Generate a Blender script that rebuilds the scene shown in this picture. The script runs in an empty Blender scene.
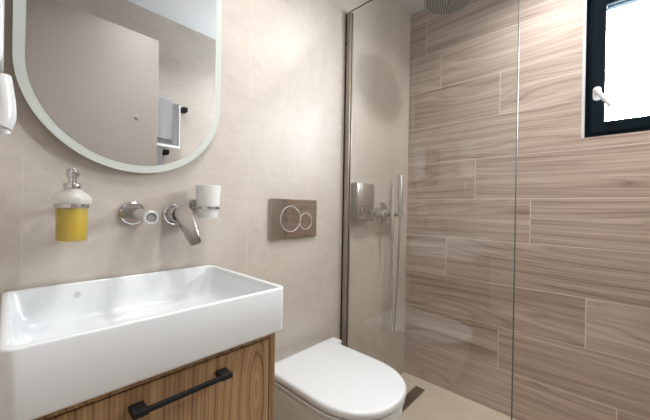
import bpy, bmesh, math, random
from mathutils import Vector, Matrix

S = bpy.context.scene
COL = S.collection
PI = math.pi

# ------------------------------------------------------------------ camera
cd = bpy.data.cameras.new('camera')
cam = bpy.data.objects.new('camera', cd)
COL.objects.link(cam)
S.camera = cam
_yaw, _roll, _pitch = math.radians(46.75), math.radians(1.0), math.radians(0.12)
def _cam_matrix():
    cy, sy = math.cos(_yaw), math.sin(_yaw)
    yaw = Matrix(((cy, -sy, 0), (sy, cy, 0), (0, 0, 1)))
    base = Matrix(((1, 0, 0), (0, 0, -1), (0, 1, 0)))
    cp, sp = math.cos(_pitch), math.sin(_pitch)
    pit = Matrix(((1, 0, 0), (0, cp, -sp), (0, sp, cp)))
    cr, sr = math.cos(_roll), math.sin(_roll)
    rol = Matrix(((cr, -sr, 0), (sr, cr, 0), (0, 0, 1)))
    R = rol @ pit @ base @ yaw          # world -> camera (x right, y down, z forward)
    m = Matrix((R[0], -R[1], -R[2])).transposed().to_4x4()
    m.translation = Vector((-1.839, -0.975, 1.088))
    return m
cam.matrix_world = _cam_matrix()
cd.sensor_fit = 'HORIZONTAL'
cd.sensor_width = 36.0
cd.lens = 299.2 / 650 * 36
cd.shift_y = -0.9 / 650
cd.clip_start = 0.01

# ------------------------------------------------------------------ world, lights, exposure
w = bpy.data.worlds.new('sky')
S.world = w
w.use_nodes = True
bg = w.node_tree.nodes['Background']
bg.inputs[0].default_value = (0.88, 0.95, 1.0, 1)
bg.inputs[1].default_value = 80.0

def area(name, loc, size, power, color, rot=(0, 0, 0), spread=180, shape='DISK', size_y=None, portal=False):
    l = bpy.data.lights.new(name, 'AREA')
    l.shape = shape
    l.size = size
    if size_y: l.size_y = size_y
    l.energy = power
    l.color = color
    l.spread = math.radians(spread)
    if portal: l.cycles.is_portal = True
    o = bpy.data.objects.new(name, l)
    COL.objects.link(o)
    o.location = loc
    o.rotation_euler = rot
    return o
WARM = (1.0, 0.99, 0.975)
area('ceiling_spot_basin', (-1.06, -0.42, 2.388), 0.04, 1.6, WARM, spread=112)
area('ceiling_spot_vanity', (-1.34, -0.42, 2.388), 0.04, 1.35, WARM, spread=112)
area('ceiling_spot_shower', (-0.40, -0.79, 2.388), 0.05, 5.9, WARM, spread=138)
area('added_ceiling_fill', (-1.25, -0.74, 2.388), 0.10, 3.6, (1.0, 0.985, 0.97), spread=125)  # added fill light that evens out the wall brightness, not a known fitting
area('window_daylight', (0.16, -1.10, 1.78), 0.42, 1, (1, 1, 1), rot=(0, PI/2, 0), shape='RECTANGLE', size_y=0.42, portal=True)

S.view_settings.view_transform = 'Standard'
S.view_settings.look = 'None'
S.view_settings.exposure = 0.38
S.view_settings.gamma = 1.0
S.view_settings.use_curve_mapping = False
S.cycles.use_denoising = True
S.cycles.max_bounces = 14
S.cycles.glossy_bounces = 8
S.cycles.transmission_bounces = 10
S.cycles.transparent_max_bounces = 12
S.cycles.sample_clamp_indirect = 6.0
S.cycles.caustics_reflective = False
S.cycles.caustics_refractive = False

# ------------------------------------------------------------------ materials
def new_mat(name, color=(0.8, 0.8, 0.8), rough=0.5, metal=0.0, **kw):
    m = bpy.data.materials.new(name)
    m.use_nodes = True
    b = m.node_tree.nodes['Principled BSDF']
    b.inputs['Base Color'].default_value = (*color, 1)
    b.inputs['Roughness'].default_value = rough
    b.inputs['Metallic'].default_value = metal
    for k, v in kw.items():
        b.inputs[k].default_value = v
    return m

class NT:
    def __init__(s, m):
        s.t = m.node_tree; s.b = s.t.nodes['Principled BSDF']
    def n(s, typ, **kw):
        x = s.t.nodes.new(typ)
        for k, v in kw.items():
            if hasattr(x, k): setattr(x, k, v)
        return x
    def l(s, a, b): s.t.links.new(a, b)
    def math(s, op, a, b=None, c=None):
        x = s.n('ShaderNodeMath', operation=op)
        for i, v in enumerate((a, b, c)):
            if v is None: continue
            if isinstance(v, (int, float)): x.inputs[i].default_value = v
            else: s.l(v, x.inputs[i])
        return x.outputs[0]
    def noise(s, vec, scale, detail=4, rough=0.55, dist=0.0):
        x = s.n('ShaderNodeTexNoise')
        x.inputs['Scale'].default_value = scale
        x.inputs['Detail'].default_value = detail
        x.inputs['Roughness'].default_value = rough
        x.inputs['Distortion'].default_value = dist
        s.l(vec, x.inputs['Vector'])
        return x.outputs['Fac']
    def ramp(s, fac, stops):
        x = s.n('ShaderNodeValToRGB')
        e = x.color_ramp.elements
        while len(e) < len(stops): e.new(0.5)
        for el, (p, c) in zip(e, stops):
            el.position = p; el.color = (*c, 1)
        s.l(fac, x.inputs[0])
        return x.outputs[0]
    def mix(s, fac, a, b, mode='MIX'):
        x = s.n('ShaderNodeMix', data_type='RGBA', blend_type=mode)
        for sock, v in ((x.inputs[0], fac), (x.inputs[6], a), (x.inputs[7], b)):
            if isinstance(v, (int, float)): sock.default_value = v
            elif isinstance(v, tuple): sock.default_value = (*v, 1)
            else: s.l(v, sock)
        return x.outputs[2]
    def mapping(s, vec, scale=(1, 1, 1), loc=(0, 0, 0)):
        x = s.n('ShaderNodeMapping')
        x.inputs['Scale'].default_value = scale
        x.inputs['Location'].default_value = loc
        s.l(vec, x.inputs['Vector'])
        return x.outputs[0]

def stone_tile(name, axes, joints, c0, c1, grout, rough=0.38, gw=0.0016):
    """large matt porcelain tile with a joint grid; axes: two of 0,1,2; joints: (origin, pitch) for each"""
    m = new_mat(name, c0, rough)
    g = NT(m)
    tc = g.n('ShaderNodeTexCoord').outputs['Object']
    big = g.noise(tc, 2.2, 5, 0.6, 0.4)
    small = g.noise(tc, 26, 6, 0.7)
    streak = g.noise(g.mapping(tc, (14, 14, 60)), 1.0, 4, 0.7)
    f = g.math('ADD', g.math('MULTIPLY', big, 0.55), g.math('ADD', g.math('MULTIPLY', small, 0.25), g.math('MULTIPLY', streak, 0.2)))
    col = g.ramp(f, [(0.36, c1), (0.62, c0)])
    sep = g.n('ShaderNodeSeparateXYZ'); g.l(tc, sep.inputs[0])
    line = None
    for a, (o, pz) in zip(axes, joints):
        q = g.math('SUBTRACT', sep.outputs[a], o)
        q = g.math('DIVIDE', q, pz)
        q = g.math('ABSOLUTE', g.math('SUBTRACT', q, g.math('ROUND', q)))
        q = g.math('LESS_THAN', g.math('MULTIPLY', q, pz), gw)
        line = q if line is None else g.math('MAXIMUM', line, q)
    col = g.mix(line, col, grout)
    g.l(col, g.b.inputs['Base Color'])
    bump = g.n('ShaderNodeBump'); bump.inputs['Strength'].default_value = 0.08; bump.inputs['Distance'].default_value = 0.002
    g.l(g.math('SUBTRACT', f, line), bump.inputs['Height'])
    g.l(bump.outputs[0], g.b.inputs['Normal'])
    return m

def wood(name, stops, along='u', stretch=9.0, rough=0.4, freq=11.0, warp=0.6, attr=True, ringw=0.17, linew=0.12, heart=None):
    """wood grain over UV (u along the grain, metres); a per-plank attribute varies tone"""
    m = new_mat(name, stops[0][1], rough)
    g = NT(m)
    uv = g.n('ShaderNodeUVMap', uv_map='grain').outputs[0]
    lo = g.noise(g.mapping(uv, (0.55, 4.2, 1)), 1.0, 2, 0.45, 0.2)
    sep = g.n('ShaderNodeSeparateXYZ'); g.l(uv, sep.inputs[0])
    across = sep.outputs[1]
    if heart:                                      # growth rings centred on a heart: closed ovals there, straight lines far from it
        du_ = g.math('MULTIPLY', g.math('SUBTRACT', sep.outputs[0], heart[0]), 0.20)
        dv_ = g.math('SUBTRACT', sep.outputs[1], heart[1])
        across = g.math('SQRT', g.math('ADD', g.math('MULTIPLY', du_, du_), g.math('MULTIPLY', dv_, dv_)))
    ring = g.math('ADD', g.math('MULTIPLY', across, freq), g.math('MULTIPLY', lo, warp * freq))
    r = g.math('PINGPONG', ring, 0.5)
    r = g.math('MULTIPLY', r, 2.0)
    r = g.math('POWER', r, 0.7)
    fine = g.noise(g.mapping(uv, (1.6, 46.0, 1)), 1.0, 4, 0.55)
    pore = g.noise(g.mapping(uv, (9.0, 330.0, 1)), 1.0, 3, 0.6)
    wide = g.noise(g.mapping(uv, (0.7, 16.0, 1)), 1.0, 3, 0.5, 0.1)
    lines = g.math('PINGPONG', g.math('MULTIPLY', ring, 3.0), 0.5)
    lines = g.math('MULTIPLY', g.math('SUBTRACT', 0.5, lines), 2.0)
    lines = g.math('POWER', lines, 3.0)
    gate = g.noise(g.mapping(uv, (1.1, 9.0, 1), (3.3, 7.7, 0)), 1.0, 2, 0.5)
    f = g.math('MULTIPLY', r, ringw)
    f = g.math('SUBTRACT', f, g.math('MULTIPLY', g.math('MULTIPLY', lines, gate), linew))
    f = g.math('ADD', f, linew * 0.12)
    f = g.math('ADD', f, g.math('MULTIPLY', fine, 0.42))
    f = g.math('ADD', f, g.math('MULTIPLY', wide, 0.36))
    f = g.math('ADD', f, g.math('MULTIPLY', pore, 0.18))
    if attr:
        at = g.n('ShaderNodeAttribute', attribute_name='tone')
        f = g.math('ADD', f, at.outputs['Fac'])
    col = g.ramp(f, stops)
    g.l(col, g.b.inputs['Base Color'])
    bump = g.n('ShaderNodeBump'); bump.inputs['Strength'].default_value = 0.06; bump.inputs['Distance'].default_value = 0.002
    g.l(f, bump.inputs['Height']); g.l(bump.outputs[0], g.b.inputs['Normal'])
    return m

BEIGE_A, BEIGE_B, GROUT_B = (0.62, 0.555, 0.50), (0.47, 0.41, 0.36), (0.58, 0.53, 0.49)
M = {}
M['wall_tile'] = stone_tile('beige_wall_tile', (0, 2), ((-1.815, 0.594), (1.2005, 1.2)), BEIGE_A, BEIGE_B, GROUT_B)
M['side_tile'] = stone_tile('beige_side_tile', (1, 2), ((-0.6, 0.594), (1.2005, 1.2)), BEIGE_A, BEIGE_B, GROUT_B)
M['floor_tile'] = stone_tile('beige_floor_tile', (0, 1), ((-0.66, 0.594), (-1.25, 1.2)), (0.76, 0.66, 0.54), (0.62, 0.53, 0.43), (0.6, 0.53, 0.45), rough=0.42)
M['ceiling'] = new_mat('ceiling_paint', (0.63, 0.64, 0.655), 0.8)
M['plank'] = wood('wood_effect_tile', [(0.31, (0.21, 0.145, 0.112)), (0.46, (0.365, 0.278, 0.228)), (0.58, (0.465, 0.37, 0.312)), (0.74, (0.62, 0.52, 0.455))], rough=0.5, freq=17, warp=0.42, ringw=0.11, linew=0.20)
M['plank_grout'] = new_mat('plank_grout', (0.72, 0.66, 0.60), 0.7)
M['oak'] = wood('oak_veneer', [(0.30, (0.075, 0.036, 0.015)), (0.47, (0.225, 0.122, 0.055)), (0.62, (0.35, 0.21, 0.10)), (0.8, (0.48, 0.31, 0.165))], rough=0.45, freq=44, warp=0.10, ringw=0.16, linew=0.24, heart=(1.23 + 0.665, 1.23 * 1.7 - 1.432))
M['white_gloss'] = new_mat('white_ceramic', (0.735, 0.755, 0.775), 0.12)
M['white_gloss'].node_tree.nodes['Principled BSDF'].inputs['Coat Weight'].default_value = 0.3
M['white_plastic'] = new_mat('white_plastic', (0.66, 0.67, 0.68), 0.25)
M['chrome'] = new_mat('chrome', (0.66, 0.66, 0.67), 0.06, 1.0)
M['dark_chrome'] = new_mat('polished_chrome_plate', (0.68, 0.64, 0.61), 0.05, 1.0)
M['steel'] = new_mat('brushed_steel', (0.70, 0.65, 0.60), 0.38, 1.0)
M['bronze'] = new_mat('bronze_profile', (0.40, 0.35, 0.30), 0.4, 0.8)
M['black'] = new_mat('black_powder_coat', (0.008, 0.008, 0.009), 0.55, **{'Specular IOR Level': 0.25})
M['black_frame'] = new_mat('anthracite_window_frame', (0.008, 0.012, 0.016), 0.6, **{'Specular IOR Level': 0.05, 'IOR': 1.15})
M['mirror'] = new_mat('mirror_silver', (0.82, 0.83, 0.83), 0.0, 1.0)
M['frost_band'] = new_mat('frosted_mirror_band', (0.58, 0.61, 0.575), 0.35)
M['mirror_edge'] = new_mat('mirror_edge', (0.55, 0.6, 0.57), 0.15)
M['satin_grey'] = new_mat('satin_grey', (0.35, 0.35, 0.36), 0.35)
M['door'] = new_mat('door_laminate', (0.45, 0.415, 0.385), 0.5)
M['white_trim'] = new_mat('white_trim', (0.58, 0.59, 0.61), 0.4)
M['drain'] = new_mat('drain_cover', (0.30, 0.25, 0.20), 0.35, 0.9)
M['overflow'] = new_mat('pale_overflow_cap', (0.55, 0.56, 0.57), 0.3)
M['cover'] = new_mat('satin_chrome_cover', (0.42, 0.365, 0.325), 0.3, 0.8)
M['head'] = new_mat('shower_head_metal', (0.42, 0.42, 0.42), 0.3, 0.9)
M['lever'] = new_mat('dark_polished_lever', (0.40, 0.38, 0.37), 0.12, 1.0)
M['housing'] = new_mat('satin_housing', (0.55, 0.50, 0.45), 0.4, 0.5)
M['dark'] = new_mat('dark_recess', (0.02, 0.02, 0.02), 0.6)
M['silver_paint'] = new_mat('silver_handle', (0.80, 0.81, 0.83), 0.22, 0.35)

def glass_mat(name, color=(1, 1, 1), rough=0.0, ior=1.45):
    m = new_mat(name, color, rough)
    b = m.node_tree.nodes['Principled BSDF']
    b.inputs['Transmission Weight'].default_value = 1.0
    b.inputs['IOR'].default_value = ior
    return m
def thin_glass(name, tint, ior=1.75):
    """architectural glass: clear straight-through transmission plus fresnel reflection"""
    m = bpy.data.materials.new(name); m.use_nodes = True
    t = m.node_tree; t.nodes.clear()
    out = t.nodes.new('ShaderNodeOutputMaterial')
    mx = t.nodes.new('ShaderNodeMixShader')
    fr = t.nodes.new('ShaderNodeFresnel'); fr.inputs['IOR'].default_value = ior
    tr = t.nodes.new('ShaderNodeBsdfTransparent'); tr.inputs[0].default_value = (*tint, 1)
    gl = t.nodes.new('ShaderNodeBsdfGlossy'); gl.inputs['Roughness'].default_value = 0.0
    ge = t.nodes.new('ShaderNodeNewGeometry')
    fm = t.nodes.new('ShaderNodeMath'); fm.operation = 'MULTIPLY_ADD'      # the far face of the pane is matched to the glass: no second bounce inside
    fm.inputs[1].default_value = -1.0; fm.inputs[2].default_value = 1.0
    t.links.new(ge.outputs['Backfacing'], fm.inputs[0])
    fq = t.nodes.new('ShaderNodeMath'); fq.operation = 'MULTIPLY'
    t.links.new(fm.outputs[0], fq.inputs[0]); t.links.new(fr.outputs[0], fq.inputs[1])
    t.links.new(fq.outputs[0], mx.inputs[0]); t.links.new(tr.outputs[0], mx.inputs[1]); t.links.new(gl.outputs[0], mx.inputs[2])
    t.links.new(mx.outputs[0], out.inputs[0])
    return m
M['glass'] = thin_glass('shower_glass', (0.965, 0.975, 0.97), 1.95)
M['pane'] = thin_glass('window_glass', (0.97, 0.98, 0.98))
M['glass_edge'] = new_mat('glass_edge', (0.09, 0.10, 0.095), 0.6)
M['glass_edge'].node_tree.nodes['Principled BSDF'].inputs['Transmission Weight'].default_value = 0.0
def frosted(name, tint, clear):
    m = bpy.data.materials.new(name); m.use_nodes = True
    t = m.node_tree; t.nodes.clear()
    out = t.nodes.new('ShaderNodeOutputMaterial')
    tr = t.nodes.new('ShaderNodeBsdfTransparent'); tr.inputs[0].default_value = (*tint, 1)
    df = t.nodes.new('ShaderNodeBsdfDiffuse'); df.inputs[0].default_value = (*tint, 1)
    tl = t.nodes.new('ShaderNodeBsdfTranslucent'); tl.inputs[0].default_value = (*tint, 1)
    gl = t.nodes.new('ShaderNodeBsdfGlossy'); gl.inputs['Roughness'].default_value = 0.3
    m1 = t.nodes.new('ShaderNodeMixShader'); m1.inputs[0].default_value = 0.5
    m2 = t.nodes.new('ShaderNodeMixShader'); m2.inputs[0].default_value = clear
    m3 = t.nodes.new('ShaderNodeMixShader'); m3.inputs[0].default_value = 0.06
    L = t.links.new
    L(df.outputs[0], m1.inputs[1]); L(tl.outputs[0], m1.inputs[2])
    L(m1.outputs[0], m2.inputs[1]); L(tr.outputs[0], m2.inputs[2])
    L(m2.outputs[0], m3.inputs[1]); L(gl.outputs[0], m3.inputs[2]); L(m3.outputs[0], out.inputs[0])
    return m
M['frost_glass'] = frosted('frosted_glass', (0.95, 0.95, 0.92), 0.92)
M['frost_white'] = frosted('frosted_glass_shoulder', (0.95, 0.95, 0.92), 0.35)
M['tumbler'] = new_mat('white_satin_glass', (0.92, 0.92, 0.91), 0.3)
M['tumbler'].node_tree.nodes['Principled BSDF'].inputs['Transmission Weight'].default_value = 0.15
M['soap'] = new_mat('yellow_soap', (0.58, 0.40, 0.001), 0.3)
M['soap'].node_tree.nodes['Principled BSDF'].inputs['Subsurface Weight'].default_value = 0.2

def towel_mat(name, c, pattern=None):
    m = new_mat(name, c, 0.95)
    g = NT(m)
    tc = g.n('ShaderNodeTexCoord').outputs['Object']
    n = g.noise(tc, 180, 3, 0.7)
    col = g.mix(g.math('MULTIPLY', n, 0.6), c, tuple(x * 0.6 for x in c))
    if pattern:
        b = g.n('ShaderNodeTexBrick'); b.offset = 0.5
        b.inputs['Scale'].default_value = 22; b.inputs['Mortar Size'].default_value = 0.11
        b.inputs['Color1'].default_value = (*c, 1); b.inputs['Color2'].default_value = (*c, 1); b.inputs['Mortar'].default_value = (*pattern, 1)
        sep = g.n('ShaderNodeSeparateXYZ'); g.l(tc, sep.inputs[0])
        cb = g.n('ShaderNodeCombineXYZ'); g.l(sep.outputs[2], cb.inputs[0]); g.l(sep.outputs[0], cb.inputs[1])
        g.l(cb.outputs[0], b.inputs['Vector'])
        col = g.mix(0.85, col, b.outputs[0])
    g.l(col, g.b.inputs['Base Color'])
    bump = g.n('ShaderNodeBump'); bump.inputs['Strength'].default_value = 0.6; bump.inputs['Distance'].default_value = 0.003
    g.l(n, bump.inputs['Height']); g.l(bump.outputs[0], g.b.inputs['Normal'])
    return m
M['towel_grey'] = towel_mat('grey_terry', (0.58, 0.58, 0.61))
M['towel_white'] = towel_mat('white_terry', (0.95, 0.95, 0.95), (0.66, 0.66, 0.68))
M['towel_edge'] = towel_mat('pale_terry', (0.92, 0.92, 0.92))

# ------------------------------------------------------------------ mesh helpers
def link(name, bm, mat, parent=None, smooth=False, angle=None):
    me = bpy.data.meshes.new(name)
    bmesh.ops.recalc_face_normals(bm, faces=bm.faces)
    bm.to_mesh(me); bm.free()
    mats = mat if isinstance(mat, (list, tuple)) else [mat]
    for x in mats: me.materials.append(x)
    if smooth:
        for p in me.polygons: p.use_smooth = True
        if angle is not None: me.set_sharp_from_angle(angle=math.radians(angle))
    o = bpy.data.objects.new(name, me)
    COL.objects.link(o)
    if parent is not None:
        o.parent = parent
        o.matrix_parent_inverse = Matrix.Translation(-parent.location)
    return o

def thing(name, label, cat, loc, group=None):
    o = bpy.data.objects.new(name, None)
    o.empty_display_size = 0.05
    COL.objects.link(o)
    o.location = loc
    o['label'] = label; o['category'] = cat
    if group: o['group'] = group
    return o
def tag(o, label, cat, group=None):
    o['label'] = label; o['category'] = cat
    if group: o['group'] = group
    return o
def structure(o):
    o['kind'] = 'structure'
    return o

def box(bm, x0, x1, y0, y1, z0, z1, bevel=0.0, seg=2, mi=0):
    r = bmesh.ops.create_cube(bm, size=1.0)
    vs = r['verts']
    for v in vs:
        v.co = Vector(((x0 + x1) / 2 + v.co.x * (x1 - x0), (y0 + y1) / 2 + v.co.y * (y1 - y0), (z0 + z1) / 2 + v.co.z * (z1 - z0)))
    fs = set(f for v in vs for f in v.link_faces)
    for f in fs: f.material_index = mi
    if bevel > 0:
        es = list(set(e for v in vs for e in v.link_edges))
        bmesh.ops.bevel(bm, geom=es, offset=bevel, segments=seg, profile=0.5, affect='EDGES')

def frame_of(axis):
    a = Vector(axis).normalized()
    u = Vector((0, 0, 1)) if abs(a.z) < 0.9 else Vector((1, 0, 0))
    x = a.cross(u).normalized(); y = a.cross(x).normalized()
    return a, x, y

def lathe(bm, prof, origin, axis=(0, 0, 1), n=40, closed=False, mi=0):
    """prof: list of (radius, height along axis); radius 0 at the ends makes a tip"""
    a, x, y = frame_of(axis); o = Vector(origin)
    rings = []
    for r, h in prof:
        c = o + a * h
        if r < 1e-6: rings.append([bm.verts.new(c)])
        else: rings.append([bm.verts.new(c + x * (r * math.cos(2 * PI * i / n)) + y * (r * math.sin(2 * PI * i / n))) for i in range(n)])
    pairs = list(zip(rings, rings[1:]))
    if closed: pairs.append((rings[-1], rings[0]))
    for A, B in pairs:
        for i in range(n):
            j = (i + 1) % n
            if len(A) == 1 and len(B) == 1: continue
            if len(A) == 1: f = bm.faces.new((A[0], B[i], B[j]))
            elif len(B) == 1: f = bm.faces.new((A[i], A[j], B[0]))
            else: f = bm.faces.new((A[i], A[j], B[j], B[i]))
            f.material_index = mi
    return rings

def disc_prof(r, h, b=0.0015):
    return [(0, 0), (r - b, 0), (r, b), (r, h - b), (r - b, h), (0, h)]

def loft(bm, loops, cap0=True, cap1=True, mi=0):
    R = [[bm.verts.new(p) for p in lp] for lp in loops]
    n = len(R[0])
    for A, B in zip(R, R[1:]):
        for i in range(n):
            j = (i + 1) % n
            bm.faces.new((A[i], A[j], B[j], B[i])).material_index = mi
    if cap0: bm.faces.new(list(reversed(R[0]))).material_index = mi
    if cap1: bm.faces.new(R[-1]).material_index = mi
    return R

def rrect(cx, cy, hw, hd, r, k=8):
    pts = []
    for qx, qy, a0 in ((1, 1, 0), (-1, 1, 90), (-1, -1, 180), (1, -1, 270)):
        for i in range(k + 1):
            a = math.radians(a0 + 90 * i / k)
            pts.append((cx + qx * (hw - r) + r * math.cos(a), cy + qy * (hd - r) + r * math.sin(a)))
    return pts

def tube(bm, pts, rad, n=12, cap=True, mi=0):
    pts = [Vector(p) for p in pts]
    rads = rad if isinstance(rad, (list, tuple)) else [rad] * len(pts)
    t0 = (pts[1] - pts[0]).normalized()
    _, x, y = frame_of(t0)
    loops = []
    for i, p in enumerate(pts):
        t = (pts[min(i + 1, len(pts) - 1)] - pts[max(i - 1, 0)]).normalized()
        x = (x - t * x.dot(t)).normalized(); y = t.cross(x)
        loops.append([p + x * (rads[i] * math.cos(2 * PI * k / n)) + y * (rads[i] * math.sin(2 * PI * k / n)) for k in range(n)])
    loft(bm, loops, cap, cap, mi)

def spline(ctrl, n=60):
    """Catmull-Rom through the control points"""
    P = [Vector(c) for c in ctrl]
    P = [P[0] * 2 - P[1]] + P + [P[-1] * 2 - P[-2]]
    out = []
    segs = len(P) - 3
    for k in range(n + 1):
        s = k / n * segs; i = min(int(s), segs - 1); t = s - i
        a, b, c, d = P[i:i + 4]
        out.append(0.5 * ((2 * b) + (c - a) * t + (2 * a - 5 * b + 4 * c - d) * t * t + (3 * b - a - 3 * c + d) * t ** 3))
    return out

def prism(bm, outline, d0, d1, fn, bevel=0.0, seg=2, mi=0):
    """outline: 2D points, fn(u, v, d) -> 3D"""
    before = set(bm.verts)
    A = [bm.verts.new(fn(u, v, d0)) for u, v in outline]
    B = [bm.verts.new(fn(u, v, d1)) for u, v in outline]
    n = len(A)
    fa = bm.faces.new(list(reversed(A))); fb = bm.faces.new(B)
    fs = [fa, fb] + [bm.faces.new((A[i], A[(i + 1) % n], B[(i + 1) % n], B[i])) for i in range(n)]
    for f in fs: f.material_index = mi
    if bevel > 0:
        es = list(fa.edges) + list(fb.edges)
        bmesh.ops.bevel(bm, geom=es, offset=bevel, segments=seg, profile=0.5, affect='EDGES')

def circle2(cx, cy, r, n=48):
    return [(cx + r * math.cos(2 * PI * i / n), cy + r * math.sin(2 * PI * i / n)) for i in range(n)]
XZ = lambda u, v, d: (u, d, v)       # outline in the mirror wall's plane, depth along Y

# ------------------------------------------------------------------ room shell
XL, YF, ZC = -2.0, -1.32, 2.394
bm = bmesh.new(); box(bm, XL - 0.1, 0.0, 0.0, 0.1, -0.1, ZC + 0.1)
structure(link('wall_back', bm, M['wall_tile']))
bm = bmesh.new(); box(bm, XL - 0.1, XL, YF - 0.1, 0.0, 0.0, ZC)
structure(link('wall_left', bm, M['side_tile']))
bm = bmesh.new(); box(bm, XL - 0.1, 0.0, YF - 0.1, YF, -0.1, ZC + 0.1)
structure(link('wall_front', bm, M['wall_tile']))
bm = bmesh.new(); box(bm, XL - 0.1, 0.3, YF - 0.1, 0.1, -0.1, 0.0)
structure(link('floor', bm, M['floor_tile']))
bm = bmesh.new(); box(bm, XL - 0.1, 0.3, YF - 0.1, 0.1, ZC, ZC + 0.1)
structure(link('ceiling', bm, M['ceiling']))

# wood-effect wall: grout bed plus planks, with a window opening
WY0, WY1, WZ0, WZ1 = -1.30, -0.886, 1.438, 2.12     # opening
TH = 0.2312
random.seed(7)
def wood_wall():
    bm = bmesh.new()
    uvl = bm.loops.layers.uv.new('grain')
    tone = bm.loops.layers.float_color.new('tone')
    # bed around the opening
    for (y0, y1, z0, z1) in ((YF - 0.1, 0.1, -0.1, WZ0), (YF - 0.1, 0.1, WZ1, ZC + 0.1), (WY1, 0.1, WZ0, WZ1), (YF - 0.1, WY0, WZ0, WZ1)):
        box(bm, 0.0007, 0.18, y0, y1, z0, z1, mi=1)
    first = {0: -1.02, 1: -0.5558, 2: -0.9121, 3: -0.2664, 4: -0.6905, 5: -0.4239, 6: -1.16, 7: -0.5423, 8: -0.2135, 9: -0.1157, 10: -0.72}
    g = 0.0016
    for row, j in first.items():
        cuts = [0.0]
        js = [j + 1.2 * k for k in range(-2, 2)]
        js = sorted([q for q in js if YF < q < -0.005], reverse=True)
        cuts += js + [YF]
        z0, z1 = row * TH, min((row + 1) * TH, ZC)
        for a, b in zip(cuts, cuts[1:]):
            du, dv, tn = random.uniform(0, 40), random.uniform(0, 40), random.uniform(-0.035, 0.035)
            rects = [(b + g, a - g, z0 + g, z1 - g)]
            # cut out the window
            out = []
            for (y0, y1, q0, q1) in rects:
                if q1 <= WZ0 or q0 >= WZ1 or y1 <= WY0 or y0 >= WY1:
                    out.append((y0, y1, q0, q1)); continue
                if q0 < WZ0: out.append((y0, y1, q0, WZ0))
                if q1 > WZ1: out.append((y0, y1, WZ1, q1))
                c0, c1 = max(q0, WZ0), min(q1, WZ1)
                if y1 > WY1: out.append((WY1, y1, c0, c1))
                if y0 < WY0: out.append((y0, WY0, c0, c1))
            for (y0, y1, q0, q1) in out:
                if y1 - y0 < 0.002 or q1 - q0 < 0.002: continue
                vs = [bm.verts.new(c) for c in ((0.0, y0, q0), (0.0, y1, q0), (0.0, y1, q1), (0.0, y0, q1))]
                f = bm.faces.new(vs)
                r = bmesh.ops.extrude_face_region(bm, geom=[f])
                ev = [x for x in r['geom'] if isinstance(x, bmesh.types.BMVert)]
                for v in ev: v.co.x = 0.0008
                fs = set(q for v in vs + ev for q in v.link_faces)
                for q in fs:
                    q.material_index = 0
                    for lp in q.loops:
                        lp[uvl].uv = (lp.vert.co.y + du, lp.vert.co.z + dv)
                        lp[tone] = (tn, tn, tn, 1)
    me = bpy.data.meshes.new('wall_right')
    bmesh.ops.recalc_face_normals(bm, faces=bm.faces)
    bm.to_mesh(me); bm.free()
    me.materials.append(M['plank']); me.materials.append(M['plank_grout'])
    o = bpy.data.objects.new('wall_right', me); COL.objects.link(o)
    return structure(o)
wood_wall()

# white edge trim lining the window opening
bm = bmesh.new()
for (y0, y1, z0, z1) in ((WY1 - 0.008, WY1 + 0.003, WZ0 - 0.002, WZ1), (WY0 - 0.001, WY0 + 0.006, WZ0, WZ1), (WY0, WY1, WZ1 - 0.006, WZ1 + 0.001)):
    box(bm, -0.0015, 0.078, y0, y1, z0, z1)
structure(link('trim_1', bm, M['white_trim']))

win = structure(bpy.data.objects.new('window_1', None)); COL.objects.link(win)
win.location = (0.09, (WY0 + WY1) / 2, WZ0)
def ring_frame(bm, x0, x1, y0, y1, z0, z1, wd, bevel=0.003):
    box(bm, x0, x1, y0, y0 + wd, z0, z1, bevel)
    box(bm, x0, x1, y1 - wd, y1, z0, z1, bevel)
    box(bm, x0, x1, y0 + wd - 0.004, y1 - wd + 0.004, z0, z0 + wd, bevel)
    box(bm, x0, x1, y0 + wd - 0.004, y1 - wd + 0.004, z1 - wd, z1, bevel)
bm = bmesh.new(); ring_frame(bm, 0.04, 0.12, WY0 + 0.006, WY1 - 0.006, WZ0 + 0.001, WZ1 - 0.006, 0.030)
link('window_frame', bm, M['black_frame'], win)
bm = bmesh.new(); ring_frame(bm, 0.028, 0.10, WY0 + 0.030, WY1 - 0.027, WZ0 + 0.022, WZ1 - 0.027, 0.050, 0.005)
link('sash', bm, M['black_frame'], win)
bm = bmesh.new(); box(bm, 0.062, 0.070, WY0 + 0.07, WY1 - 0.07, WZ0 + 0.065, WZ1 - 0.07)
link('pane', bm, M['pane'], win)
bm = bmesh.new(); ring_frame(bm, 0.050, 0.064, WY0 + 0.074, WY1 - 0.0725, WZ0 + 0.067, WZ1 - 0.072, 0.005, 0.001)
link('glazing_bead', bm, M['satin_grey'], win)
# handle
hy, hz = -0.936, 1.640
hd = bmesh.new()
prism(hd, rrect(hy, hz, 0.015, 0.032, 0.014), 0.018, 0.029, lambda u, v, d: (d, u, v), 0.003)
lathe(hd, disc_prof(0.010, 0.03), (-0.010, hy, hz), (1, 0, 0), 20)
handle_o = link('window_handle', hd, M['silver_paint'], win, True, 35)
hd = bmesh.new()
dirv = Vector((0.0, -0.52, -0.85)).normalized()
p0 = Vector((-0.018, hy + 0.006, hz + 0.008))
tube(hd, [p0, p0 + dirv * 0.03, p0 + dirv * 0.075, p0 + dirv * 0.105], [0.0100, 0.0100, 0.0085, 0.0075], 16)
g_o = link('grip', hd, M['silver_paint'], handle_o, True, 40)

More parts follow.
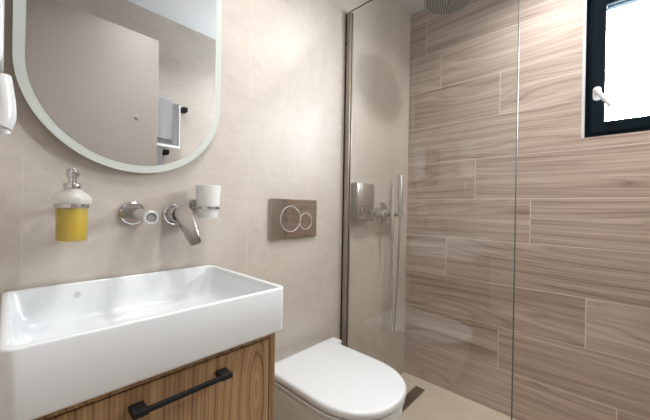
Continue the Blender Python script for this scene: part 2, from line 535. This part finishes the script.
# door leaf standing open behind the camera, seen in the mirror
door = structure(bpy.data.objects.new('door_1', None)); COL.objects.link(door)
door.location = (-1.98, -1.09, 0.01)
bm = bmesh.new(); box(bm, -1.985, -1.212, -1.122, -1.082, 0.01, 2.098, 0.0015)
link('door_leaf', bm, M['door'], door)
bm = bmesh.new(); lathe(bm, [(0, 0), (0.011, 0), (0.011, 0.004), (0.005, 0.006), (0, 0.006)], (-1.326, -1.082, 1.60), (0, -1, 0) if False else (0, 1, 0), 20)
link('door_viewer', bm, M['satin_grey'], door, True, 40)

# ------------------------------------------------------------------ toilet
TX, TZ = -1.003, 0.495
def dshape(hw, yb, yf, z, rb=0.03, n=28, k=6, flare=0.0):
    """D outline: straight back with rounded corners, straight sides, round front"""
    pts = []
    ymid = yf + hw * 1.12
    for i in range(n + 1):                      # front half ellipse, from right to left
        a = PI * i / n
        e = 2.25
        c, s = math.cos(a), math.sin(a)
        pts.append((TX + hw * math.copysign(abs(c) ** (2 / e), c), ymid - (ymid - yf) * abs(s) ** (2 / e)))
    for i in range(k + 1):                      # back left corner
        a = math.radians(180 - 90 * i / k)
        pts.append((TX - hw - flare + rb + rb * math.cos(a), yb - rb + rb * math.sin(a)))
    for i in range(k + 1):
        a = math.radians(90 - 90 * i / k)
        pts.append((TX + hw + flare - rb + rb * math.cos(a), yb - rb + rb * math.sin(a)))
    return [(x, y, z) for x, y in pts]
toilet = thing('toilet', 'white wall hung toilet with closed lid between oak vanity and glass screen', 'toilet', (TX, 0, 0.10))
bm = bmesh.new()
loops = [dshape(0.095, 0.0, -0.24, 0.130, 0.01), dshape(0.125, 0.0, -0.33, 0.140, 0.01), dshape(0.150, 0.0, -0.42, 0.20, 0.01), dshape(0.166, 0.0, -0.475, 0.30, 0.01), dshape(0.173, 0.0, -0.500, 0.40, 0.01),
         dshape(0.175, 0.0, -0.505, 0.446, 0.01), dshape(0.174, -0.001, -0.504, 0.451, 0.01), dshape(0.171, -0.003, -0.500, 0.453, 0.01)]
loft(bm, loops)
link('bowl', bm, M['white_gloss'], toilet, True, 40)
bm = bmesh.new()
loops = [dshape(0.172, -0.085, -0.505, 0.4535), dshape(0.177, -0.082, -0.510, 0.456), dshape(0.178, -0.081, -0.511, 0.466), dshape(0.174, -0.085, -0.507, 0.469)]
loft(bm, loops)
link('seat_ring', bm, M['white_plastic'], toilet, True, 40)
bm = bmesh.new()
loops = [dshape(0.171, -0.060, -0.508, 0.4715, 0.012), dshape(0.1765, -0.056, -0.514, 0.475, 0.012), dshape(0.1775, -0.055, -0.515, 0.486, 0.012), dshape(0.1745, -0.0575, -0.5125, 0.4915, 0.012),
         dshape(0.172, -0.060, -0.509, 0.4945, 0.012), dshape(0.162, -0.070, -0.498, 0.4955, 0.012)]
loft(bm, loops)
link('lid', bm, M['white_plastic'], toilet, True, 50)
for s in (-1, 1):
    bm = bmesh.new()
    box(bm, TX + s * 0.172 - 0.040, TX + s * 0.172 + 0.040, -0.112, -0.057, 0.4535, 0.4948, 0.008, 3)
    link('hinge', bm, M['white_plastic'], toilet, True, 50)

# flush plate
fp = thing('flush_plate', 'chrome dual flush plate with a large and a small round button above the toilet', 'flush plate', (-0.998, 0, 1.04))
bm = bmesh.new(); prism(bm, rrect(-0.998, 1.0425, 0.128, 0.082, 0.004, 4), -0.0005, -0.012, XZ, 0.0015)
link('plate', bm, M['dark_chrome'], fp)
for nm, cx, cz, r in (('large_button', -1.024, 1.042, 0.0535), ('small_button', -0.938, 1.031, 0.0355)):
    bm = bmesh.new()
    lathe(bm, [(0, 0), (r, 0), (r + 0.0005, 0.0012), (r - 0.0015, 0.0022), (r - 0.0035, 0.0008), (0, 0.0008)], (cx, -0.0122, cz), (0, -1, 0), 56)
    bt = link(nm, bm, M['dark_chrome'], fp, True, 30)
    bm = bmesh.new()
    lathe(bm, [(r - 0.0005, 0), (r + 0.0012, 0), (r + 0.0012, 0.002), (r - 0.0005, 0.002)], (cx, -0.0122, cz), (0, -1, 0), 56, closed=True)
    rg = link('button_ring', bm, M['silver_paint'], bt, True, 30)

# ------------------------------------------------------------------ vanity and basin
BX0, BX1, BY0, BY1, BZ0, BZ1 = -1.846, -1.360, -0.398, -0.004, 0.784, 0.892
def uvwood(bm, seed, vertical=True, off=(0, 0)):
    uvl = bm.loops.layers.uv.get('grain') or bm.loops.layers.uv.new('grain')
    tone = bm.loops.layers.float_color.get('tone') or bm.loops.layers.float_color.new('tone')
    for f in bm.faces:
        nx, ny = abs(f.normal.x), abs(f.normal.y)
        for lp in f.loops:
            c = lp.vert.co
            if vertical: lp[uvl].uv = (c.z + seed + off[0], (c.x if ny > 0.5 or nx < 0.5 else c.y) + seed * 1.7 + off[1])
            else: lp[uvl].uv = (c.x + seed, c.z + c.y + seed)
            lp[tone] = (0.03 * math.sin(seed * 5), 0, 0, 1)
van = thing('vanity_cabinet', 'oak veneer vanity cabinet with black bar handle under the white basin', 'cabinet', (-1.608, -0.2, 0.32))
CX0, CX1, CYF = -1.836, -1.379, -0.381
def wbox(name, b, seed, parent, bevel=0.001):
    bm = bmesh.new(); box(bm, *b, bevel); bm.normal_update(); uvwood(bm, seed)
    return link(name, bm, M['oak'], parent)
wbox('side_panel', (CX1 - 0.016, CX1, CYF, -0.002, 0.32, BZ0 - 0.0005), 3.1, van)
wbox('side_panel', (CX0, CX0 + 0.016, CYF, -0.002, 0.32, BZ0 - 0.0005), 4.3, van)
wbox('carcass', (CX0 + 0.016, CX1 - 0.016, CYF + 0.022, -0.002, 0.325, BZ0 - 0.013), 6.2, van)
wbox('top_rail', (CX0 + 0.016, CX1 - 0.016, CYF, -0.002, BZ0 - 0.0125, BZ0 - 0.0005), 9.7, van)
dr = wbox('drawer_front', (CX0 + 0.0185, CX1 - 0.0185, CYF + 0.001, CYF + 0.020, 0.330, BZ0 - 0.0155), 1.23, van)
HX0, HX1, HZ = -1.681, -1.5235, 0.737
bm = bmesh.new()
box(bm, HX0 + 0.012, HX1 - 0.012, CYF - 0.029, CYF - 0.021, HZ - 0.0040, HZ + 0.0040, 0.0008)
h = link('handle', bm, M['black'], dr)
for xx in (HX0, HX1):
    bm = bmesh.new(); box(bm, xx - 0.0115, xx + 0.0115, CYF - 0.031, CYF + 0.0008, HZ - 0.0050, HZ + 0.0050, 0.0008)
    q = link('handle_post', bm, M['black'], van)

basin = thing('washbasin', 'white rectangular ceramic washbasin sitting on the oak vanity', 'washbasin', ((BX0 + BX1) / 2, (BY0 + BY1) / 2, BZ0))
bcx, bcy, bhw, bhd = (BX0 + BX1) / 2, (BY0 + BY1) / 2, (BX1 - BX0) / 2, (BY1 - BY0) / 2
def bl(ins, z, r): return [(x, y, z) for x, y in rrect(bcx, bcy, bhw - ins, bhd - ins, r)]
bm = bmesh.new()
loft(bm, [bl(0.006, BZ0, 0.016), bl(0.002, BZ0 + 0.002, 0.018), bl(0.0, BZ0 + 0.008, 0.02), bl(0, BZ1 - 0.004, 0.02), bl(0.0012, BZ1 - 0.001, 0.019), bl(0.0035, BZ1, 0.018),
          bl(0.0075, BZ1, 0.017), bl(0.0105, BZ1 - 0.0015, 0.017), bl(0.012, BZ1 - 0.005, 0.018), bl(0.018, BZ1 - 0.05, 0.024), bl(0.024, BZ1 - 0.078, 0.03), bl(0.032, BZ1 - 0.088, 0.035), bl(0.05, BZ1 - 0.092, 0.04), bl(0.15, BZ1 - 0.096, 0.02)])
link('basin_body', bm, M['white_gloss'], basin, True, 60)
bm = bmesh.new(); lathe(bm, [(0, 0), (0.030, 0), (0.031, 0.003), (0.026, 0.005), (0, 0.006)], (bcx, bcy, BZ1 - 0.0958), (0, 0, 1), 32)
link('waste_cap', bm, M['white_gloss'], basin, True, 40)
bm = bmesh.new(); lathe(bm, [(0, 0), (0.0062, 0), (0.0062, 0.0012), (0.004, 0.0016), (0, 0.0005)], (-1.716, BY1 - 0.0150, BZ1 - 0.028), (0, -1, 0.12), 24)
link('overflow_cap', bm, M['overflow'], basin, True, 40)

# ------------------------------------------------------------------ mirror
mir = thing('wall_mirror', 'tall pill shaped mirror with pale frosted border above the basin', 'mirror', (-1.592, 0, 1.62))
MC, MR, MZ0, MZ1 = -1.592, 0.2425, 1.421, 2.05
def pill(r):
    pts = [(MC + r * math.cos(a), MZ1 + r * math.sin(a)) for a in [PI * i / 40 for i in range(41)]]
    pts += [(MC + r * math.cos(a), MZ0 + r * math.sin(a)) for a in [PI + PI * i / 40 for i in range(41)]]
    return pts
bm = bmesh.new(); prism(bm, pill(MR - 0.02), -0.0005, -0.0185, XZ)
link('backing', bm, M['white_plastic'], mir)
bm = bmesh.new(); prism(bm, pill(MR), -0.0185, -0.0230, XZ)
link('frosted_band', bm, [M['frost_band']], mir)
bm = bmesh.new(); prism(bm, pill(MR - 0.0205), -0.0227, -0.0236, XZ)
link('mirror_glass', bm, M['mirror'], mir)

# ------------------------------------------------------------------ taps over the basin
sp = thing('wall_spout', 'round chrome wall spout pointing out over the basin', 'tap', (-1.597, 0, 1.065))
bm = bmesh.new(); lathe(bm, [(0, 0.0005), (0.0315, 0.0005), (0.0325, 0.003), (0.0315, 0.010), (0.028, 0.0125), (0, 0.0125)], (-1.597, 0, 1.065), (0, -1, 0), 48)
link('rosette', bm, M['chrome'], sp, True, 35)
bm = bmesh.new()
path = [(-1.597, -0.010, 1.065), (-1.597, -0.06, 1.0645), (-1.597, -0.12, 1.062), (-1.597, -0.158, 1.0585)]
tube(bm, path, [0.0155, 0.0155, 0.0150, 0.0145], 28)
lathe(bm, [(0.0085, 0), (0.0145, 0), (0.0150, 0.003)], (-1.597, -0.154, 1.0590), (0, -1, -0.10), 32)
link('spout_tube', bm, M['chrome'], sp, True, 40)
bm = bmesh.new()
lathe(bm, [(0.0150, 0.002), (0.0172, 0.004), (0.0176, 0.010), (0.0160, 0.0135), (0.0115, 0.0135), (0.0100, 0.008)], (-1.597, -0.154, 1.0590), (0, -1, -0.10), 36)
link('spout_ring', bm, M['silver_paint'], sp, True, 40)  # paler silver puts the window's reflection in the chrome end into the colour
bm = bmesh.new(); lathe(bm, [(0, 0), (0.0095, 0), (0.0095, 0.002), (0, 0.002)], (-1.597, -0.1625, 1.0570), (0, -1, -0.18), 24)
link('aerator', bm, M['satin_grey'], sp, True, 40)

mx = thing('mixer_valve', 'round chrome wall mixer with teardrop lever beside the frosted tumbler', 'tap', (-1.486, 0, 1.062))
bm = bmesh.new(); lathe(bm, [(0, 0.0005), (0.0315, 0.0005), (0.0325, 0.003), (0.0315, 0.010), (0.028, 0.0125), (0, 0.0125)], (-1.486, 0, 1.062), (0, -1, 0), 48)
link('rosette', bm, M['chrome'], mx, True, 35)
bm = bmesh.new(); lathe(bm, [(0, 0.010), (0.0235, 0.010), (0.0240, 0.012), (0.0240, 0.046), (0.0215, 0.050), (0, 0.050)], (-1.486, 0, 1.062), (0, -1, 0), 40)
link('valve_body', bm, M['chrome'], mx, True, 35)
# lever: teardrop plate leaning out and down
bm = bmesh.new()
out = []
L, r0, r1 = 0.094, 0.0250, 0.0165
for i in range(21):
    a = PI * i / 20
    out.append((r0 * math.cos(a), r0 * math.sin(a)))
for i in range(9):
    a = PI + PI * i / 8
    out.append((r1 * math.cos(a), -L + 0.35 * r1 * math.sin(a)))
lo = Vector((-1.480, -0.056, 1.064)); du = Vector((1, 0.0, 0.0)); dvv = Vector((-0.30, 0.22, 0.92)).normalized(); du = (du - dvv * du.dot(dvv)).normalized(); dn = du.cross(dvv).normalized()
if dn.y > 0: dn = -dn
prism(bm, out, 0.0, 0.011, lambda u, v, d: lo + du * u + dvv * v + dn * d, 0.002, 2)
link('lever', bm, M['lever'], mx, True, 35)

# ------------------------------------------------------------------ soap dispenser with its holder
DX, DY = -1.736, -0.078
hold = thing('dispenser_holder', 'chrome ring holder on the wall carrying the yellow soap bottle', 'holder', (DX, 0, 1.084))
bm = bmesh.new(); box(bm, DX - 0.012, DX + 0.012, -0.010, -0.0005, 1.062, 1.106, 0.002)
link('wall_plate', bm, M['chrome'], hold, True, 40)
bm = bmesh.new(); box(bm, DX - 0.007, DX + 0.007, DY + 0.031, -0.009, 1.0795, 1.0875, 0.001)
link('arm', bm, M['chrome'], hold)
bm = bmesh.new(); lathe(bm, [(0.0298, 0), (0.0315, 0), (0.0318, 0.004), (0.0315, 0.008), (0.0298, 0.008)], (DX, DY, 1.0795), (0, 0, 1), 48, closed=True)
link('ring', bm, M['chrome'], hold, True, 40)
sd = thing('soap_dispenser', 'frosted glass pump bottle of yellow liquid soap on the wall left of the spout', 'soap dispenser', (DX, DY, 0.998))
bm = bmesh.new()
lathe(bm, [(0, 0.998), (0.0255, 0.998), (0.0282, 1.001), (0.0290, 1.008), (0.0290, 1.0885), (0, 1.0885)], (DX, DY, 0), (0, 0, 1), 48)
link('bottle', bm, M['frost_glass'], sd, True, 40)
bm = bmesh.new()
lathe(bm, [(0, 1.0888), (0.0350, 1.0895), (0.0358, 1.093), (0.0355, 1.099), (0.034, 1.105), (0.026, 1.1135), (0.018, 1.119), (0.0145, 1.123), (0.0145, 1.126), (0, 1.126)], (DX, DY, 0), (0, 0, 1), 48)
link('shoulder', bm, M['frost_white'], sd, True, 40)
bm = bmesh.new(); lathe(bm, [(0, 1.0035), (0.024, 1.0035), (0.0268, 1.006), (0.0275, 1.012), (0.0275, 1.0775), (0, 1.0775)], (DX, DY, 0), (0, 0, 1), 40)
link('liquid_soap', bm, M['soap'], sd, True, 40)
bm = bmesh.new(); lathe(bm, [(0, 1.1245), (0.0168, 1.1245), (0.0172, 1.126), (0.0172, 1.1345), (0.0162, 1.136), (0, 1.136)], (DX, DY, 0), (0, 0, 1), 32)
link('collar', bm, M['chrome'], sd, True, 40)
bm = bmesh.new(); lathe(bm, [(0, 1.136), (0.0085, 1.136), (0.0085, 1.149), (0.0115, 1.150), (0.0120, 1.152), (0.0120, 1.167), (0.0110, 1.1685), (0, 1.1685)], (DX, DY, 0), (0, 0, 1), 28)
tube(bm, [(DX, DY, 1.1575), (DX + 0.003, DY - 0.022, 1.1575), (DX + 0.004, DY - 0.035, 1.1550)], [0.0052, 0.005, 0.0045], 12)
link('pump_head', bm, M['chrome'], sd, True, 40)

# tumbler and holder
TXX, TYY = -1.409, -0.070
th = thing('tumbler_holder', 'small chrome wall bracket and ring carrying the white tumbler', 'holder', (TXX, 0, 1.085))
bm = bmesh.new(); box(bm, -1.434, -1.402, -0.010, -0.0005, 1.068, 1.110, 0.002)
link('wall_plate', bm, M['chrome'], th, True, 40)
bm = bmesh.new(); box(bm, -1.418, -1.404, TYY + 0.034, -0.009, 1.079, 1.088, 0.001)
link('arm', bm, M['chrome'], th)
bm = bmesh.new(); lathe(bm, [(0.0338, 0), (0.0358, 0), (0.0358, 0.007), (0.0338, 0.007)], (TXX, TYY, 1.0805), (0, 0, 1), 48, closed=True)
link('ring', bm, M['chrome'], th, True, 40)
tb = bmesh.new()
lathe(tb, [(0, 1.052), (0.0265, 1.052), (0.0295, 1.054), (0.0330, 1.083), (0.0375, 1.1515), (0.0365, 1.1525), (0.0350, 1.151), (0.0305, 1.083), (0.0275, 1.060), (0, 1.058)], (TXX, TYY, 0), (0, 0, 1), 48)
tag(link('tumbler', tb, M['tumbler'], None, True, 40), 'white frosted glass tumbler in a chrome ring right of the mixer lever', 'tumbler')

# ------------------------------------------------------------------ shower screen
GX = -0.662
scr = thing('shower_screen', 'clear glass shower screen in a slim bronze wall profile', 'shower screen', (GX, -0.37, 0.0))
bm = bmesh.new(); box(bm, GX - 0.004, GX + 0.004, -0.7505, -0.012, 0.003, 2.082)
gp = link('glass_panel', bm, M['glass'], scr)
bm = bmesh.new(); box(bm, GX - 0.0042, GX + 0.0042, -0.7525, -0.7500, 0.003, 2.082)
e_ = link('glass_edge', bm, M['glass_edge'], gp)
bm = bmesh.new(); box(bm, GX - 0.0042, GX + 0.0042, -0.7500, -0.012, 2.0815, 2.0830)
link('glass_edge', bm, M['glass_edge'], gp)
bm = bmesh.new()
box(bm, GX - 0.013, GX - 0.0045, -0.034, -0.0005, 0.001, 2.075, 0.001)
box(bm, GX + 0.0045, GX + 0.013, -0.034, -0.0005, 0.001, 2.075, 0.001)
box(bm, GX - 0.013, GX + 0.013, -0.0110, -0.0005, 0.001, 2.075, 0.0005)
pf = link('wall_profile', bm, M['bronze'], scr)
bm = bmesh.new(); lathe(bm, [(0, 0), (0.0055, 0), (0.0055, 0.002), (0, 0.003)], (GX - 0.013, -0.008, 1.92), (-1, 0, 0), 16)
c_ = link('screw_cap', bm, M['dark'], pf, True, 40)

# ------------------------------------------------------------------ shower fittings
dsp = thing('shower_dispenser', 'square chrome soap dispenser box on the shower wall beside the glass profile', 'dispenser', (-0.543, 0, 1.02))
bm = bmesh.new(); box(bm, -0.620, -0.466, -0.046, -0.0005, 1.021, 1.224, 0.002)
link('housing', bm, M['housing'], dsp, True, 40)
bm = bmesh.new(); box(bm, -0.6195, -0.4665, -0.0525, -0.0462, 1.0215, 1.2235, 0.0012)
link('front_cover', bm, M['cover'], dsp, True, 40)
bm = bmesh.new(); box(bm, -0.606, -0.480, -0.0535, -0.0522, 1.101, 1.1035)
link('level_strip', bm, M['chrome'], dsp)
for xx in (-0.582, -0.510):
    bm = bmesh.new(); lathe(bm, [(0, 0), (0.013, 0), (0.013, 0.006), (0.009, 0.012), (0, 0.014)], (xx, -0.0524, 1.078), (0, -1, 0), 24)
    link('push_button', bm, M['lever'], dsp, True, 40)
bm = bmesh.new(); box(bm, -0.612, -0.474, -0.060, -0.0522, 1.034, 1.048, 0.003)
link('outlet_bar', bm, M['chrome'], dsp, True, 40)

sm = thing('shower_mixer', 'chrome shower mixer with long pointed lever on the beige shower wall', 'shower mixer', (-0.318, 0, 1.067))
bm = bmesh.new(); lathe(bm, [(0, 0.0005), (0.063, 0.0005), (0.065, 0.003), (0.063, 0.009), (0.058, 0.0115), (0, 0.0115)], (-0.318, 0, 1.067), (0, -1, 0), 56)
link('rosette', bm, M['chrome'], sm, True, 35)
bm = bmesh.new()
lathe(bm, [(0, 0.0115), (0.026, 0.0115), (0.026, 0.050), (0, 0.050)], (-0.318, 0, 1.067), (0, -1, 0), 36)
lathe(bm, [(0, 0), (0.013, 0), (0.016, 0.003), (0.016, 0.07), (0.020, 0.072), (0.020, 0.20), (0.016, 0.202), (0.016, 0.246), (0.013, 0.25), (0, 0.25)], (-0.470, -0.050, 1.062), (1, 0, 0), 32)
link('body', bm, M['chrome'], sm, True, 35)
bm = bmesh.new()
# spindle lever standing upright in front of the bar
lx, ly = -0.330, -0.084
prof = [(0.0022, 1.245), (0.0045, 1.20), (0.0085, 1.12), (0.0125, 1.065), (0.0130, 1.03), (0.0090, 0.96), (0.0060, 0.945)]
loft(bm, [[(lx + r * 0.9 * math.cos(a), ly + r * 0.9 * math.sin(a), z) for a in [2 * PI * i / 20 for i in range(20)]] for r, z in prof])
link('lever', bm, M['steel'], sm, True, 40)
bm = bmesh.new()
lathe(bm, [(0.0145, 0), (0.0190, 0), (0.0190, 0.022), (0.0145, 0.022)], (-0.222, -0.072, 1.056), (0, 0, 1), 28, closed=True)
link('wand_holder', bm, M['chrome'], sm, True, 40)

hs = thing('hand_shower', 'slim chrome stick hand shower with looping steel hose near the corner', 'hand shower', (-0.222, -0.072, 1.03))
bm = bmesh.new(); lathe(bm, [(0, 1.036), (0.008, 1.040), (0.0105, 1.05), (0.0130, 1.09), (0.0165, 1.14), (0.0170, 1.290), (0.0158, 1.294), (0, 1.294)], (-0.222, -0.072, 0), (0, 0, 1), 28)
link('wand', bm, M['chrome'], hs, True, 35)
bm = bmesh.new()
hp = spline([(-0.222, -0.072, 1.040), (-0.221, -0.071, 0.98), (-0.222, -0.066, 0.80), (-0.232, -0.062, 0.58), (-0.240, -0.060, 0.42), (-0.254, -0.059, 0.372), (-0.268, -0.058, 0.40), (-0.276, -0.056, 0.56), (-0.272, -0.052, 0.80), (-0.262, -0.050, 0.98), (-0.258, -0.050, 1.043)], 220)
tube(bm, hp, [0.0062 + (0.0007 if i % 2 else 0) for i in range(len(hp))], 10)
link('hose', bm, M['chrome'], hs, True, 60)

# rain shower head hanging from the ceiling
RX, RY, RZ, RR = -0.372, -0.400, 2.115, 0.116
rh = thing('rain_shower_head', 'round chrome overhead rain shower head studded with nozzles', 'shower head', (RX, RY, RZ))
bm = bmesh.new(); lathe(bm, [(0, 0), (RR - 0.003, 0), (RR, 0.003), (RR, 0.010), (RR - 0.006, 0.014), (0.03, 0.02), (0.022, 0.04), (0, 0.04)], (RX, RY, RZ), (0, 0, 1), 64)
link('head_plate', bm, M['head'], rh, True, 35)
bm = bmesh.new()
for ring in range(0, 9):
    rr = 0.012 * ring + 0.004
    n = max(1, int(2 * PI * rr / 0.0125))
    for i in range(n):
        a = 2 * PI * (i + 0.5 * (ring % 2)) / n
        lathe(bm, [(0.0034, 0.0), (0.0026, -0.0035), (0, -0.004)], (RX + rr * math.cos(a), RY + rr * math.sin(a), RZ + 0.0004), (0, 0, 1), 6)
link('nozzle_field', bm, M['black'], rh, False)
bm = bmesh.new(); lathe(bm, [(0, RZ + 0.035), (0.011, RZ + 0.035), (0.011, ZC - 0.012), (0.028, ZC - 0.010), (0.030, ZC - 0.0005), (0, ZC - 0.0005)], (RX, RY, 0), (0, 0, 1), 28)
link('ceiling_arm', bm, M['chrome'], rh, True, 35)

# linear floor drain
fd = thing('floor_drain', 'dark slotted linear drain set in the shower floor', 'drain', (-0.30, -0.163, 0.0))
bm = bmesh.new()
X0, X1, Y0, Y1 = -0.560, -0.095, -0.194, -0.131
for b in ((X0, X1, Y0, Y0 + 0.003), (X0, X1, Y1 - 0.003, Y1), (X0, X0 + 0.003, Y0, Y1), (X1 - 0.003, X1, Y0, Y1)):
    box(bm, b[0], b[1], b[2], b[3], 0.0002, 0.0032)
link('drain_frame', bm, M['steel'], fd)
bm = bmesh.new(); box(bm, X0 + 0.004, X1 - 0.004, Y0 + 0.005, Y1 - 0.005, 0.0002, 0.0026)
link('drain_cover', bm, M['drain'], fd)

# ------------------------------------------------------------------ white hair dryer on the left wall
hdv = thing('hair_dryer', 'white wall mounted hair dryer hanging at the left wall beside the mirror', 'hair dryer', (-1.93, -0.2, 1.22))
bm = bmesh.new(); box(bm, -1.9995, -1.846, -0.245, -0.155, 1.325, 1.62, 0.006, 3)
link('base_unit', bm, M['white_plastic'], hdv, True, 40)
bm = bmesh.new()
hpts = spline([(-1.852, -0.2, 1.310), (-1.8495, -0.2, 1.294), (-1.846, -0.2, 1.264), (-1.8455, -0.2, 1.240), (-1.850, -0.2, 1.222)], 24)
tube(bm, hpts, [0.0165] * 25, 20)
link('grip', bm, M['white_plastic'], hdv, True, 50)
bm = bmesh.new()
tube(bm, spline([(-1.850, -0.2, 1.226), (-1.846, -0.2, 1.216), (-1.842, -0.2, 1.208)], 8), 0.0085, 16)
link('hanging_loop', bm, M['white_plastic'], hdv, True, 50)

# ------------------------------------------------------------------ towel rail behind the camera (seen in the mirror)
ry = YF + 0.055
rail = thing('towel_rail', 'black double towel rail on the far wall, seen in the mirror', 'towel rail', (-1.25, YF, 1.77))
for zz, xe in ((1.775, -0.965), (1.455, -1.085)):
    bm = bmesh.new(); box(bm, -1.60, xe, ry - 0.007, ry + 0.007, zz - 0.007, zz + 0.007, 0.001)
    link('bar', bm, M['black'], rail)
    for xx in (xe - 0.01, -1.59):
        bm = bmesh.new(); box(bm, xx - 0.016, xx + 0.016, YF + 0.0005, ry + 0.004, zz - 0.016, zz + 0.016, 0.002)
        link('wall_bracket', bm, M['black'], rail)
def towel(x0, x1, z0, ztop, yc, off, mat, thick=0.010, n=18, wave=0.004, back=0.8):
    """cloth folded over a bar: an inverted U section swept along X"""
    bm = bmesh.new()
    prof = []
    zb = ztop - (ztop - z0) * back
    for i in range(9): prof.append((yc + off, z0 + (ztop - z0) * i / 8))
    for i in range(1, 8):
        a = PI * i / 8; prof.append((yc + off * math.cos(a), ztop + off * math.sin(a)))
    for i in range(9): prof.append((yc - off, ztop - (ztop - zb) * i / 8))
    cols = []
    for k in range(n + 1):
        x = x0 + (x1 - x0) * k / n
        col = []
        for j, (y, z) in enumerate(prof):
            d = max(0.0, min(1.0, (ztop - z) / 0.3))
            col.append(bm.verts.new((x, y + wave * d * math.sin(x * 70 + (1.0 if j > 12 else 0.0)), z)))
        cols.append(col)
    for a, b in zip(cols, cols[1:]):
        for j in range(len(prof) - 1): bm.faces.new((a[j], b[j], b[j + 1], a[j + 1]))
    bmesh.ops.solidify(bm, geom=list(bm.faces), thickness=thick)
    return bm
t1 = thing('bath_towel', 'grey bath towel with pale edges draped over the black rail, seen in the mirror', 'towel', (-1.16, ry, 1.47))
link('cloth', towel(-1.34, -1.026, 1.49, 1.782, ry, 0.016, None), M['towel_grey'], t1, True, 60)
bm = bmesh.new(); box(bm, -1.026, -1.016, ry + 0.004, ry + 0.019, 1.488, 1.786, 0.003)
link('side_hem', bm, M['towel_edge'], t1, True, 40)
bm = bmesh.new(); box(bm, -1.34, -1.016, ry + 0.0135, ry + 0.021, 1.485, 1.502, 0.002)
link('bottom_hem', bm, M['towel_edge'], t1, True, 40)
t2 = towel(-1.30, -1.075, 1.54, 1.796, ry, 0.030, None, 0.008, wave=0.002)
tag(link('hand_towel', t2, M['towel_white'], None, True, 60), 'white patterned hand towel laid over the grey bath towel, seen in the mirror', 'towel')
t3 = towel(-1.34, -1.128, 1.36, 1.462, ry, 0.016, None, 0.009, wave=0.003)
tag(link('bath_mat_towel', t3, M['towel_grey'], None, True, 60), 'grey towel on the lower black bar, seen in the mirror', 'towel')
